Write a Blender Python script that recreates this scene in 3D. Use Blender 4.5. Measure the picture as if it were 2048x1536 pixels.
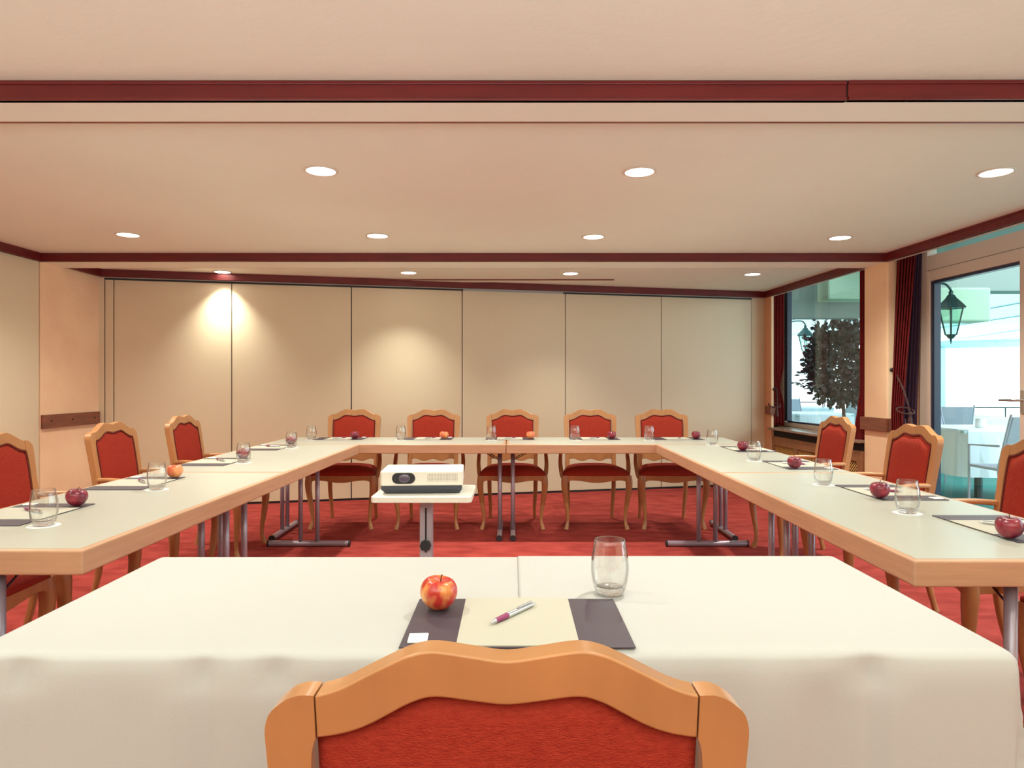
import bpy, bmesh, math, random
from mathutils import Vector, Matrix
random.seed(7)
for o in list(bpy.data.objects): bpy.data.objects.remove(o)
PI = math.pi
S = bpy.context.scene
COL = S.collection
# ---------------------------------------------------------------- camera, world, exposure
H = 1.2
F = 24/36*2048
cam = bpy.data.objects.new('camera', bpy.data.cameras.new('camera'))
COL.objects.link(cam)
cam.data.lens = 24; cam.data.sensor_width = 36; cam.data.clip_start = .05
cam.location = (0, 0, H); cam.rotation_euler = (PI/2, 0, 0)
S.camera = cam
w = bpy.data.worlds.new('sky'); S.world = w; w.use_nodes = True
w.node_tree.nodes['Background'].inputs[0].default_value = (.86, .95, 1, 1)
w.node_tree.nodes['Background'].inputs[1].default_value = 2.6
S.view_settings.view_transform = 'Standard'; S.view_settings.look = 'None'
S.view_settings.exposure = 0.68; S.view_settings.gamma = 1
S.view_settings.use_curve_mapping = False
SPOT_W = 90.0            # ceiling downlights
SPOT_C = (.92, .92, .80)
ROOM_GLOW = 9.0          # bare lamp face, radiates sideways onto the ceiling plane

fl = bpy.data.lights.new('added_ceiling_fill','AREA'); fl.shape='RECTANGLE'; fl.size=5.5; fl.size_y=2.2; fl.energy=225; fl.color=(.86,1,.97)
flo = bpy.data.objects.new('added_ceiling_fill', fl); COL.objects.link(flo); flo.location=(-.3,-1.9,1.0); flo.rotation_euler=(math.radians(178),0,0)  # added fill lamp behind the camera, aimed up to brighten the ceiling
# ---------------------------------------------------------------- helpers
def P(px, py, z):                       # pixel on the photo -> point at height z
    dy = py - 768
    Y = F*(H - z)/dy
    return Vector(((px-1024)*Y/F, Y, z))
def inp(n, name, v): n.inputs[name].default_value = v
def mat(name, col, rough=.5, metal=0, bump=0, bscale=60, var=0, vscale=8, stretch=(1,1,1), col2=None, emit=None, estr=1, spec=.5, detail=4, coat=0, lo=.35, hi=.65):
    m = bpy.data.materials.new(name); m.use_nodes = True
    nt = m.node_tree; b = nt.nodes['Principled BSDF']
    inp(b, 'Base Color', (*col, 1)); inp(b, 'Roughness', rough); inp(b, 'Metallic', metal); inp(b, 'Specular IOR Level', spec)
    if coat: inp(b, 'Coat Weight', coat); inp(b, 'Coat Roughness', .12)
    if emit: inp(b, 'Emission Color', (*emit, 1)); inp(b, 'Emission Strength', estr)
    if var or bump or col2:
        tc = nt.nodes.new('ShaderNodeTexCoord'); mp = nt.nodes.new('ShaderNodeMapping')
        mp.inputs['Scale'].default_value = stretch
        nt.links.new(tc.outputs['Object'], mp.inputs[0])
    if var or col2:
        n = nt.nodes.new('ShaderNodeTexNoise'); inp(n, 'Scale', vscale); inp(n, 'Detail', detail)
        nt.links.new(mp.outputs[0], n.inputs['Vector'])
        r = nt.nodes.new('ShaderNodeValToRGB')
        r.color_ramp.elements[0].position = lo; r.color_ramp.elements[1].position = hi
        c2 = col2 or tuple(c*(1-var) for c in col)
        r.color_ramp.elements[0].color = (*c2, 1); r.color_ramp.elements[1].color = (*col, 1)
        nt.links.new(n.outputs[0], r.inputs[0]); nt.links.new(r.outputs[0], b.inputs['Base Color'])
    if bump:
        n2 = nt.nodes.new('ShaderNodeTexNoise'); inp(n2, 'Scale', bscale); inp(n2, 'Detail', 6)
        nt.links.new(mp.outputs[0], n2.inputs['Vector'])
        bp = nt.nodes.new('ShaderNodeBump'); inp(bp, 'Strength', bump); inp(bp, 'Distance', .01)
        nt.links.new(n2.outputs[0], bp.inputs['Height']); nt.links.new(bp.outputs[0], b.inputs['Normal'])
    return m
def pane_mat(name, tint, refl=.04, gcol=(1,1,1), rough=.01):
    m = bpy.data.materials.new(name); m.use_nodes = True; nt = m.node_tree; nt.nodes.clear()
    out = nt.nodes.new('ShaderNodeOutputMaterial'); mx = nt.nodes.new('ShaderNodeMixShader')
    t = nt.nodes.new('ShaderNodeBsdfTransparent'); t.inputs[0].default_value = (*tint, 1)
    g = nt.nodes.new('ShaderNodeBsdfGlossy'); inp(g, 'Roughness', rough); g.inputs[0].default_value = (*gcol, 1)
    f = nt.nodes.new('ShaderNodeLayerWeight'); inp(f, 'Blend', .5)
    p = nt.nodes.new('ShaderNodeMath'); p.operation = 'POWER'; p.inputs[1].default_value = 4
    q = nt.nodes.new('ShaderNodeMath'); q.operation = 'MULTIPLY_ADD'; q.inputs[1].default_value = .9; q.inputs[2].default_value = refl
    nt.links.new(f.outputs['Facing'], p.inputs[0]); nt.links.new(p.outputs[0], q.inputs[0]); nt.links.new(q.outputs[0], mx.inputs[0])
    nt.links.new(t.outputs[0], mx.inputs[1]); nt.links.new(g.outputs[0], mx.inputs[2])
    nt.links.new(mx.outputs[0], out.inputs[0]); return m

M = {}
M['ceiling'] = mat('ceiling_plaster', (.86,.90,.79), .9, bump=.25, bscale=14, var=.03, vscale=1.2)
M['trim'] = mat('oxblood_paint', (.16,.011,.012), .38, var=.25, vscale=3, stretch=(1,6,6))
M['dark_gap'] = mat('dark_gap', (.012,.008,.01), .8)
M['plaster'] = mat('peach_plaster', (.92,.66,.42), .8, col2=(.85,.57,.36), vscale=2.6, bump=.35, bscale=10, detail=6)
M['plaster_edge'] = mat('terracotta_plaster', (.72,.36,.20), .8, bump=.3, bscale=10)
M['panel'] = mat('cream_laminate_wall', (.70,.60,.42), .42, spec=.4, bump=.03, bscale=220)
M['panel_edge'] = mat('panel_aluminium_edge', (.62,.52,.42), .4, .3)
M['track_grey'] = mat('grey_seal', (.42,.42,.43), .5)
M['carpet'] = mat('red_carpet', (.50,.076,.062), .95, col2=(.34,.044,.036), vscale=5, bump=.9, bscale=160, stretch=(1,2.2,1), detail=8, spec=.1)
M['rail'] = mat('mahogany_rail', (.24,.075,.04), .4, var=.3, vscale=6, stretch=(1,1,8))
M['top'] = mat('grey_green_laminate', (.44,.44,.38), .33, spec=.5, bump=.02, bscale=300, var=.03, vscale=3)
M['beech'] = mat('beech_edge', (.55,.315,.19), .38, var=.12, vscale=5, stretch=(1,1,14), bump=.03, bscale=80)
M['chair_wood'] = mat('chair_beech', (.49,.22,.085), .28, var=.16, vscale=5, stretch=(3,3,.8), coat=.08)
M['fabric'] = mat('red_upholstery', (.40,.040,.020), .85, col2=(.33,.028,.016), vscale=90, bump=.5, bscale=260, stretch=(1,1,2.5), spec=.2)
M['piping'] = mat('dark_piping', (.14,.012,.010), .8)
M['alu'] = mat('pale_column', (.46,.41,.47), .35, .3)
M['steel'] = mat('lavender_grey_steel', (.36,.31,.37), .32, .35)
M['steel_dark'] = mat('dark_steel', (.06,.05,.08), .4, .6)
M['black'] = mat('black_plastic', (.018,.018,.022), .5)
M['cloth'] = mat('white_tablecloth', (.475,.465,.45), .85, bump=.05, bscale=300, spec=.2)
M['folder'] = mat('aubergine_card', (.060,.044,.060), .5, bump=.04, bscale=400)
M['paper'] = mat('cream_paper', (.47,.445,.37), .8)
M['white'] = mat('white_gloss_card', (.9,.9,.88), .4)
M['pen_silver'] = mat('pen_silver', (.62,.64,.65), .25, .8)
M['pen_grip'] = mat('pen_grip', (.25,.03,.12), .5)
M['proj_white'] = mat('projector_white', (.80,.77,.68), .4)
M['proj_dark'] = mat('projector_dark', (.045,.05,.07), .45)
M['lens'] = mat('lens_glass', (.09,.075,.12), .08, spec=.9)
M['vent'] = mat('vent_hole', (.16,.12,.09), .8)
M['shelf'] = mat('shelf_white', (.78,.77,.68), .35)
M['curtain'] = mat('dark_red_curtain', (.16,.012,.012), .85, var=.25, vscale=20, bump=.2, bscale=200, spec=.15)
M['curtain_dk'] = mat('plum_lining', (.055,.03,.055), .85, spec=.15)
M['rope'] = mat('brown_rope', (.07,.025,.022), .8, bump=.6, bscale=120)
M['frame'] = mat('beige_window_frame', (.62,.50,.42), .45)
M['gasket'] = mat('navy_gasket', (.018,.03,.065), .35)
M['glass_pane'] = pane_mat('window_pane_glass', (.84,.96,.96), .04)
M['sill'] = mat('brown_stone_sill', (.34,.22,.16), .25, var=.3, vscale=14)
M['cab_wood'] = mat('radiator_cover_wood', (.36,.15,.06), .4, var=.3, vscale=6, stretch=(1,6,1))
M['lattice'] = mat('honey_lattice', (.68,.36,.10), .45)
M['handle'] = mat('brushed_handle', (.5,.46,.42), .3, .8)
M['lamp_ring'] = mat('cream_lamp_ring', (.75,.66,.56), .4)
M['lamp'] = mat('lamp_face', (1,1,1), .5, emit=(1,.90,.76), estr=ROOM_GLOW)
M['apple'] = None
M['glass'] = pane_mat('clear_glass', (.955,.955,.95), .045)
nt_ = M['glass'].node_tree; t_ = [n for n in nt_.nodes if n.type=='BSDF_TRANSPARENT'][0]; lw_ = [n for n in nt_.nodes if n.type=='LAYER_WEIGHT'][0]
cr_ = nt_.nodes.new('ShaderNodeValToRGB'); cr_.color_ramp.elements[0].position=.45; cr_.color_ramp.elements[1].position=1.0
cr_.color_ramp.elements[0].color=(.965,.965,.96,1); cr_.color_ramp.elements[1].color=(.42,.41,.40,1)
nt_.links.new(lw_.outputs['Facing'], cr_.inputs[0]); nt_.links.new(cr_.outputs[0], t_.inputs[0])
[n for n in nt_.nodes if n.type=='MATH' and n.operation=='POWER'][0].inputs[1].default_value = 3
M['glass_base'] = mat('glass_base', (1,1,1), .0)
M['glass_base'].node_tree.nodes['Principled BSDF'].inputs['Transmission Weight'].default_value = .92
def apple_mat(name, a, b, streak):
    m = bpy.data.materials.new(name); m.use_nodes = True; nt = m.node_tree; p = nt.nodes['Principled BSDF']
    inp(p, 'Roughness', .3); inp(p, 'Coat Weight', .3)
    tc = nt.nodes.new('ShaderNodeTexCoord'); mp = nt.nodes.new('ShaderNodeMapping'); mp.inputs['Scale'].default_value = (60,60,9)
    n = nt.nodes.new('ShaderNodeTexNoise'); inp(n, 'Scale', 1.4); inp(n, 'Detail', 5)
    n2 = nt.nodes.new('ShaderNodeTexNoise'); inp(n2, 'Scale', 22)
    mth = nt.nodes.new('ShaderNodeMath'); mth.operation = 'MULTIPLY_ADD'; mth.inputs[1].default_value = .5
    r = nt.nodes.new('ShaderNodeValToRGB'); r.color_ramp.elements[0].position = .5-streak; r.color_ramp.elements[1].position = .95
    r.color_ramp.elements[0].color = (*a,1); r.color_ramp.elements[1].color = (*b,1)
    nt.links.new(tc.outputs['Object'], mp.inputs[0]); nt.links.new(mp.outputs[0], n.inputs['Vector']); nt.links.new(tc.outputs['Object'], n2.inputs['Vector'])
    nt.links.new(n.outputs[0], mth.inputs[0]); nt.links.new(n2.outputs[0], mth.inputs[2])
    nt.links.new(mth.outputs[0], r.inputs[0]); nt.links.new(r.outputs[0], p.inputs['Base Color']); return m
M['apple_red'] = apple_mat('apple_red_yellow', (.48,.025,.018), (.85,.42,.10), -.12)
M['apple_plum'] = apple_mat('apple_plum', (.13,.005,.022), (.30,.02,.04), -.1)
M['apple_pink'] = apple_mat('apple_orange_red', (.55,.06,.035), (.85,.35,.12), -.02)
M['stem'] = mat('apple_stem', (.10,.05,.02), .8)
M['terrace'] = mat('teal_carpet', (.03,.22,.19), .9)
M['awning'] = mat('pale_cyan_awning', (.80,.90,.90), .8, emit=(.66,.88,.92), estr=.62)  # emission imitates daylight coming through the translucent cloth
M['ext_grey'] = mat('grey_green_board', (.26,.32,.29), .7)
M['ext_green'] = mat('pale_green_box', (.40,.58,.42), .6)
M['ext_wall'] = mat('exterior_wall', (.45,.46,.44), .8)
M['ext_cloth'] = mat('outdoor_cloth', (.78,.86,.92), .8)
M['ext_frame'] = mat('pale_blue_post', (.45,.66,.72), .5)
M['wicker'] = mat('grey_weave', (.40,.43,.50), .8, bump=.4, bscale=120)
M['lantern'] = mat('verdigris_lantern', (.03,.09,.09), .4, .5)
M['lantern_glass'] = pane_mat('lantern_glass', (.75,.92,.85), .05)
M['leaf'] = mat('backlit_leaves', (.035,.055,.05), .4, col2=(.07,.03,.035), vscale=6)  # backlit shade is painted into the dark leaf colour
M['bark'] = mat('bark', (.10,.06,.04), .9)
M['pot'] = mat('terracotta_pot', (.4,.16,.08), .8)

def mk(name, verts, faces, m, parent=None, smooth=False, loc=None):
    me = bpy.data.meshes.new(name); me.from_pydata([tuple(v) for v in verts], [], faces)
    me.update()
    bm = bmesh.new(); bm.from_mesh(me); bmesh.ops.recalc_face_normals(bm, faces=bm.faces); bm.to_mesh(me); bm.free()
    if smooth:
        for p in me.polygons: p.use_smooth = True
    for mm in (m if isinstance(m, (list, tuple)) else [m]): me.materials.append(mm)
    o = bpy.data.objects.new(name, me); COL.objects.link(o)
    if parent: o.parent = parent
    if loc: o.location = loc
    return o
class B:
    def __init__(s): s.v = []; s.f = []
    def add(s, v, f):
        k = len(s.v); s.v += [tuple(x) for x in v]; s.f += [tuple(i+k for i in q) for q in f]; return s
    def box(s, a, b):
        x0,y0,z0 = a; x1,y1,z1 = b
        return s.add([(x0,y0,z0),(x1,y0,z0),(x1,y1,z0),(x0,y1,z0),(x0,y0,z1),(x1,y0,z1),(x1,y1,z1),(x0,y1,z1)],
              [(0,3,2,1),(4,5,6,7),(0,1,5,4),(1,2,6,5),(2,3,7,6),(3,0,4,7)])
    def prism(s, pts, z0, z1):               # plan polygon extruded in z
        n = len(pts)
        return s.add([(p[0],p[1],z0) for p in pts]+[(p[0],p[1],z1) for p in pts],
              [tuple(range(n))[::-1], tuple(range(n,2*n))]+[(i,(i+1)%n,n+(i+1)%n,n+i) for i in range(n)])
    def tube(s, path, r, n=8, cap=True, sq=False):
        path = [Vector(p) for p in path]; L = len(path)
        rr = r if isinstance(r, (list,tuple)) else [r]*L
        k0 = len(s.v); up = None
        for i,p in enumerate(path):
            d = (path[min(i+1,L-1)]-path[max(i-1,0)]).normalized()
            if up is None: up = Vector((0,0,1)) if abs(d.z)<.9 else Vector((0,1,0))
            a = d.cross(up).normalized(); b2 = a.cross(d).normalized(); up = b2
            q = rr[i]; qa,qb = q if isinstance(q,(tuple,list)) else (q,q)
            for j in range(n):
                t = 2*PI*j/n + (PI/n if sq else 0)
                ca,sa = math.cos(t), math.sin(t)
                if sq:
                    e=.55; ca=math.copysign(abs(ca)**e,ca); sa=math.copysign(abs(sa)**e,sa)
                s.v.append(tuple(p + a*ca*qa + b2*sa*qb))
        for i in range(L-1):
            for j in range(n):
                s.f.append((k0+i*n+j, k0+i*n+(j+1)%n, k0+(i+1)*n+(j+1)%n, k0+(i+1)*n+j))
        if cap:
            s.f.append(tuple(k0+j for j in range(n))[::-1]); s.f.append(tuple(k0+(L-1)*n+j for j in range(n)))
        return s
    def lathe(s, prof, c=(0,0,0), n=24, close=False):
        k0 = len(s.v); L = len(prof)
        for r,z in prof:
            for j in range(n):
                t = 2*PI*j/n; s.v.append((c[0]+r*math.cos(t), c[1]+r*math.sin(t), c[2]+z))
        for i in range(L-1 if not close else L):
            i2 = (i+1)%L
            for j in range(n): s.f.append((k0+i*n+j, k0+i*n+(j+1)%n, k0+i2*n+(j+1)%n, k0+i2*n+j))
        if not close:
            if prof[0][0] > 1e-5: s.f.append(tuple(k0+j for j in range(n))[::-1])
            if prof[-1][0] > 1e-5: s.f.append(tuple(k0+(L-1)*n+j for j in range(n)))
        return s
    def strip(s, outer, inner, y0, y1, yf=lambda z:0):   # closed solid between two (x,z) polylines
        n = len(outer); k = len(s.v)
        for (a,b) in zip(outer, inner):
            for (x,z) in (a,b):
                s.v.append((x, y0+yf(z), z)); s.v.append((x, y1+yf(z), z))
        for i in range(n-1):
            o = k+4*i; q = o+4
            s.f += [(o,q,q+2,o+2),(o+1,o+3,q+3,q+1),(o,o+1,q+1,q),(o+2,q+2,q+3,o+3)]
        e = k+4*(n-1); s.f += [(k,k+2,k+3,k+1),(e,e+1,e+3,e+2)]
        return s
    def obj(s, name, m, parent=None, smooth=False, bevel=0, seg=2, loc=None):
        o = mk(name, s.v, s.f, m, parent, smooth, loc)
        if bevel:
            b = o.modifiers.new('bevel','BEVEL'); b.width = bevel; b.segments = seg; b.limit_method = 'ANGLE'; b.angle_limit = .6
        return o
def box(name, a, b, m, parent=None, bevel=0): return B().box(a,b).obj(name, m, parent, bevel=bevel)
def smooth_by_angle(o, ang=.7):
    me = o.data
    for p in me.polygons: p.use_smooth = True
    try: me.set_sharp_from_angle(angle=ang)
    except Exception: pass
    return o
def thing(name, label, cat, loc=(0,0,0), rz=0, group=None):
    o = bpy.data.objects.new(name, None); COL.objects.link(o); o.empty_display_size = .05
    o.location = loc; o.rotation_euler = (0,0,rz)
    return tag(o, label, cat, group)
def tag(o, label, cat, group=None):
    o['label'] = label; o['category'] = cat
    if group: o['group'] = group
    return o
def struct(o, label=None):
    o['kind'] = 'structure'
    if label: o['label'] = label
    return o
def sroot(name, label=None):
    o = bpy.data.objects.new(name, None); COL.objects.link(o); return struct(o, label)
KIDS = {}
def kids(o): return [c for c in COL.objects if c.parent == o]
def dup(root, loc, rz, label, scale=None):
    def cp(o, par):
        c = o.copy(); COL.objects.link(c); c.parent = par
        for k in KIDS[o.name]: cp(k, c)
        return c
    def reg(o):
        if o.name not in KIDS:
            KIDS[o.name] = kids(o)
            for k in KIDS[o.name]: reg(k)
    reg(root)
    c = cp(root, None); c.location = loc; c.rotation_euler = (0,0,rz); c['label'] = label
    if scale: c.scale = scale
    return c
def cr(pts, n=4):                            # catmull-rom resample
    out = []
    for i in range(len(pts)-1):
        p0 = pts[max(i-1,0)]; p1 = pts[i]; p2 = pts[i+1]; p3 = pts[min(i+2,len(pts)-1)]
        for k in range(n):
            t = k/n
            out.append(tuple(.5*((2*b)+(-a+c)*t+(2*a-5*b+4*c-d)*t*t+(-a+3*b-3*c+d)*t**3) for a,b,c,d in zip(p0,p1,p2,p3)))
    out.append(tuple(pts[-1])); return out

# ---------------------------------------------------------------- room shell
ZS, ZC = 2.22, 2.29
XL = -3.94
def XR(y): return 3.13 - .055*(y-5.75)
def XW(y): return XR(y)+.30
def PY(x): return 6.51 + .2308*(x+3.93)      # partition plane
YB = -3.6
# floor
struct(B().prism([(XL-.3,YB-.2),(XW(YB)+.1,YB-.2),(XW(9)+.1,9.0),(XL-.3,9.0)], -.12, 0).obj('floor', M['carpet']), 'red mottled carpet')
# ceiling: three recessed coffers between dropped beams
cb = B()
def zone(y0, y1, z0):
    cb.prism([(XL-.3,y0),(XR(y0)+.02,y0),(XR(y1)+.02,y1),(XL-.3,y1)], z0, 2.6)
zone(YB-.2, 2.45, ZC); zone(2.65, 5.68, ZC)
cb.prism([(XL-.3,6.0),(XR(6)+.02,6.0),(XR(8.4)+.02,8.6),(XL-.3,8.6)], ZC, 2.6)
struct(cb.obj('ceiling', M['ceiling']), 'cream plaster ceiling in three shallow recessed bays')
def beam(name, y0, y1):
    return struct(B().prism([(XL-.3,y0),(XR(y0)+.02,y0),(XR(y1)+.02,y1),(XL-.3,y1)], ZS, 2.6).obj(name, M['ceiling']))
beam('trim_1', 2.475, 2.655); beam('trim_2', 5.70, 6.0)
# dark red fascia boards
def fascia(name, pts, side, joint=None):     # pts: two plan points; side: thickness direction
    (x0,y0),(x1,y1) = pts; d = Vector((x1-x0,y1-y0)); n = Vector((-d.y,d.x)).normalized()*side
    b = B()
    for (t,za,zb) in ((.020,ZS-.001,ZC-.012),(.028,ZS-.001,ZS+.010),(.026,ZC-.014,ZC-.001)):
        b.prism([(x0,y0),(x1,y1),(x1+n.x*t,y1+n.y*t),(x0+n.x*t,y0+n.y*t)], za, zb)
    return struct(b.obj(name, M['trim'], bevel=.002))
jx = (1690-1024)*2.47/F
fascia('trim_3', [(XL,2.475),(jx-.002,2.475)], -1)
fascia('trim_4', [(jx+.002,2.470),(XR(2.47),2.462)], -1)
struct(B().box((jx-.002,2.456,ZS),(jx+.002,2.47,ZC-.01)).obj('trim_5', M['dark_gap']))
fascia('trim_6', [(XL,5.70),(XR(5.7),5.70)], -1)
struct(B().box((XL,2.655,ZS-.002),(XR(2.66),2.667,ZC)).obj('trim_7', M['rail']))
struct(B().box((XL,6.0,ZS-.001),(XR(6.0),6.008,ZC)).obj('trim_8', M['frame']))
# side trims
fascia('trim_9', [(XL,2.665),(XL,5.70)], -1)
fascia('trim_10', [(XL+.03,6.0),(XL+.03,PY(XL)-.03)], -1)
fascia('trim_11', [(XR(2.66),2.665),(XR(5.70),5.70)], 1)
fascia('trim_12', [(XR(6.0),6.0),(XR(8.06),8.06)], 1)
fascia('trim_13', [(XL+.03,PY(XL+.03)-.03),(XR(8.08),PY(XR(8.08))-.03)], -1)
# pelmet strips carrying the side trims (thin plaster edge seen below them)
for k,(a,b_) in enumerate(((YB,2.66),(2.66,5.70),(6.0,8.1))):
    struct(B().prism([(XR(a),a),(XR(b_),b_),(XR(b_)+.03,b_),(XR(a)+.03,a)], ZS-.004, 2.6).obj('trim_%d'%(14+k), M['frame']))
# recess ceiling above the windows
struct(B().prism([(XR(YB)+.02,YB),(XR(8.5)+.02,8.5),(XW(8.5)+.15,8.5),(XW(YB)+.15,YB)], 2.55, 2.62).obj('trim_17', M['frame']))

# back folding partition
ang = math.atan(.2308)
wb = sroot('wall_back', 'cream folding partition of tall panels')
def ppt(x, off=0, z=0):                       # point on partition plane, off towards room
    n = Vector((math.sin(ang), -math.cos(ang)))
    return (x+n.x*off, PY(x)+n.y*off, z)
def pslab(b, x0, x1, z0, z1, o0, o1):
    b.prism([ppt(x0,o0)[:2],ppt(x1,o0)[:2],ppt(x1,o1)[:2],ppt(x0,o1)[:2]], z0, z1); return b
pslab(B(), XL-.1, 3.2, 0, 2.5, -.12, -.05).obj('backing', M['dark_gap'], wb)
def pxX(px):                                  # photo column -> X on partition
    t = (px-1024)/F; return t*(6.51+.2308*3.93)/(1-.2308*t)
edges = [209.5, 227.5, 463.5, 703, 924.5, 1131, 1323, 1503]
for i in range(len(edges)-1):
    x0, x1 = pxX(edges[i]), pxX(edges[i+1])
    b = B(); pslab(b, x0+.004, x1-.004, .022, 2.197, -.05, 0)
    pn = b.obj('panel', M['panel'], wb, bevel=.002)
    if i not in (0,):
        pslab(B(), x1-.010, x1-.0045, .022, 2.197, -.02, .002).obj('edge_strip', M['panel_edge'], pn)
pslab(B(), pxX(209), pxX(1503), 2.199, 2.213, -.05, .004).obj('ceiling_track', M['black'], wb)
pslab(B(), pxX(926), pxX(1126), 2.197, 2.214, -.04, .008).obj('head_seal', M['track_grey'], wb)
pslab(B(), pxX(209), pxX(1524), 0, .02, -.05, -.01).obj('floor_seal', M['black'], wb)
pslab(B(), pxX(1504), 3.04, 0, ZS, -.05, -.004).obj('end_post', M['panel'], wb)
pslab(B(), XL-.02, pxX(208.5), 0, ZS, -.05, .0).obj('end_post', M['panel'], wb)
pslab(B(), XL-.1, 3.2, ZS-.005, 2.55, -.10, -.0).obj('header', M['frame'], wb)
# projection screen housing let into the far bay
b = B().box((-1.19,7.10,ZC-.012),(1.08,7.24,ZC+.01))
sh = b.obj('screen_housing', M['ceiling'])
tag(sh, 'long narrow cream projection screen housing flush in the ceiling by the partition', 'screen housing')
box('slot', (-1.19,7.085,ZC-.014),(1.06,7.10,ZC+.005), M['rail'], sh)

# left wall
wl = sroot('wall_left', 'peach sponged plaster wall on the left')
box('plaster', (XL-.15,5.70,0),(XL,PY(XL)+.1,2.5), M['plaster'], wl)
fp = B()
for y0,y1 in ((YB,-1.6),(-1.6,-.4),(-.4,.8),(.8,2.0),(2.0,3.2),(3.2,4.4),(4.4,5.695)):
    box('panel', (XL-.14,y0+.003,.02),(XL-.004,y1-.003,2.5), M['panel'], wl, bevel=.002)
box('backing', (XL-.24,YB,0),(XL-.145,5.7,2.5), M['dark_gap'], wl)
cr_l = box('chair_rail', (XL,5.705,.825),(XL+.028,PY(XL)-.02,.94), M['rail'], wl, bevel=.004)
for y in (5.80,6.08,6.4):
    B().lathe([(0,-.001),(.008,-.001),(.008,.002),(0,.003)], n=10).obj('screw_plug', M['dark_gap'], cr_l).matrix_basis = Matrix.Translation((XL+.029,y,.885)) @ Matrix.Rotation(PI/2,4,'Y')
# unseen front wall behind the camera, made dark wood to absorb fill light
struct(box('wall_front', (XL-.3,YB-.3,0),(XW(YB)+.2,YB-.15,2.6), M['cab_wood']))

# right wall: stub, pillar, parapets
wr = sroot('wall_right', 'peach plaster pillars of the window wall')
def wq(y0,y1,d0,d1,z0,z1,m,name,par=wr,bevel=0):
    return B().prism([(XR(y0)+d0,y0),(XR(y1)+d0,y1),(XR(y1)+d1,y1),(XR(y0)+d1,y0)], z0, z1).obj(name, m, par, bevel=bevel)
wq(7.92,8.4,0,.025,0,2.6,M['plaster'],'stub')
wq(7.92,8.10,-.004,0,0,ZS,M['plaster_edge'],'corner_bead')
wq(8.26,8.42,.0,.31,0,2.6,M['plaster'],'niche_side')
wq(5.70,6.04,0,.42,0,2.6,M['plaster'],'pillar',bevel=.012)
wq(5.98,8.3,.30,.42,0,.70,M['plaster'],'parapet')
wq(YB-.2,1.1,.0,.42,0,2.6,M['plaster'],'pier')
# chair rail round the pillar and on the far stub
b = B()
for (y0,y1,d0,d1) in ((5.672,6.06,-.025,0),(5.672,5.70,-.001,.16)):
    b.prism([(XR(y0)+d0,y0),(XR(y1)+d0,y1),(XR(y1)+d1,y1),(XR(y0)+d1,y0)], .80,.912)
b.obj('chair_rail', M['rail'], wr, bevel=.003)
wq(7.89,8.04,-.026,0,.845,.94,M['rail'],'chair_rail',bevel=.003)
wq(7.89,7.92,-.001,.05,.845,.94,M['rail'],'chair_rail',bevel=.003)
# window 1
w1 = sroot('window_1', 'large fixed window onto the terrace beside the far corner')
def pane(root, name, y0, y1, z0, z1, m, d):
    return B().add([(XR(y0)+d,y0,z0),(XR(y1)+d,y1,z0),(XR(y1)+d,y1,z1),(XR(y0)+d,y0,z1)],[(0,1,2,3)]).obj(name, m, root)
def fr(root, name, y0, y1, z0, z1, m=M['frame'], d0=.26, d1=.34, bevel=.004): return wq(y0,y1,d0,d1,z0,z1,m,name,root,bevel)
fr(w1,'frame',8.20,8.26,.70,2.55); fr(w1,'frame',6.04,8.2,.70,.745); fr(w1,'frame',6.04,6.10,.745,2.55); fr(w1,'frame',6.1,8.2,2.47,2.55)
fr(w1,'gasket',8.12,8.195,.76,2.47,M['gasket'],.275,.33,0); fr(w1,'gasket',6.10,8.12,.746,.765,M['gasket'],.275,.33,0); fr(w1,'gasket',6.10,6.16,.765,2.47,M['gasket'],.275,.33,0)
pane(w1,'pane',6.16,8.12,.765,2.47,M['glass_pane'],.300)
# door 1 (glazed) with transom
d1 = sroot('door_1', 'glazed terrace door with pale frame')
fr(d1,'post',5.59,5.70,0,2.55); fr(d1,'transom_bar',4.3,5.59,2.125,2.245); fr(d1,'post',4.42,4.525,0,2.125)
pane(d1,'transom_pane',4.3,5.59,2.245,2.55,M['glass_pane'],.30)
lf = sroot('leaf'); lf.parent = d1; del lf['kind']
for (y0,y1,z0,z1) in ((5.545,5.588,.01,2.12),(4.53,4.63,.01,2.12),(4.63,5.545,2.035,2.12),(4.63,5.545,.01,.14)):
    fr(lf,'rail',y0,y1,z0,z1,M['frame'],.25,.32,.004)
fr(lf,'gasket',5.505,5.544,.14,2.03,M['gasket'],.262,.315,0); fr(lf,'gasket',4.63,5.505,2.012,2.033,M['gasket'],.262,.315,0)
pane(lf,'pane',4.63,5.505,.14,2.012,M['glass_pane'],.290)
hb = B(); yh = 4.60; xh = XR(yh)+.25
hb.tube([(xh,yh,1.09),(xh-.05,yh,1.09),(xh-.055,yh+.02,1.09),(xh-.055,yh+.15,1.088)], [.009,.009,.010,.008], 8)
hb.box((xh-.008,yh-.015,1.0),(xh,yh+.015,1.16)).obj('handle', M['handle'], lf, bevel=.003)
# window 2, nearer than the photo frame
w2 = sroot('window_2', 'terrace glazing next to the door')
fr(w2,'frame',1.1,1.18,.10,2.55); fr(w2,'frame',4.36,4.44,0,2.125); fr(w2,'frame',1.1,4.36,0,.12); fr(w2,'frame',1.1,4.3,2.45,2.55); fr(w2,'frame',2.7,2.78,.12,2.45)
pane(w2,'pane',1.18,2.7,.12,2.45,M['glass_pane'],.30); pane(w2,'pane',2.78,4.36,.12,2.45,M['glass_pane'],.30)
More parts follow.
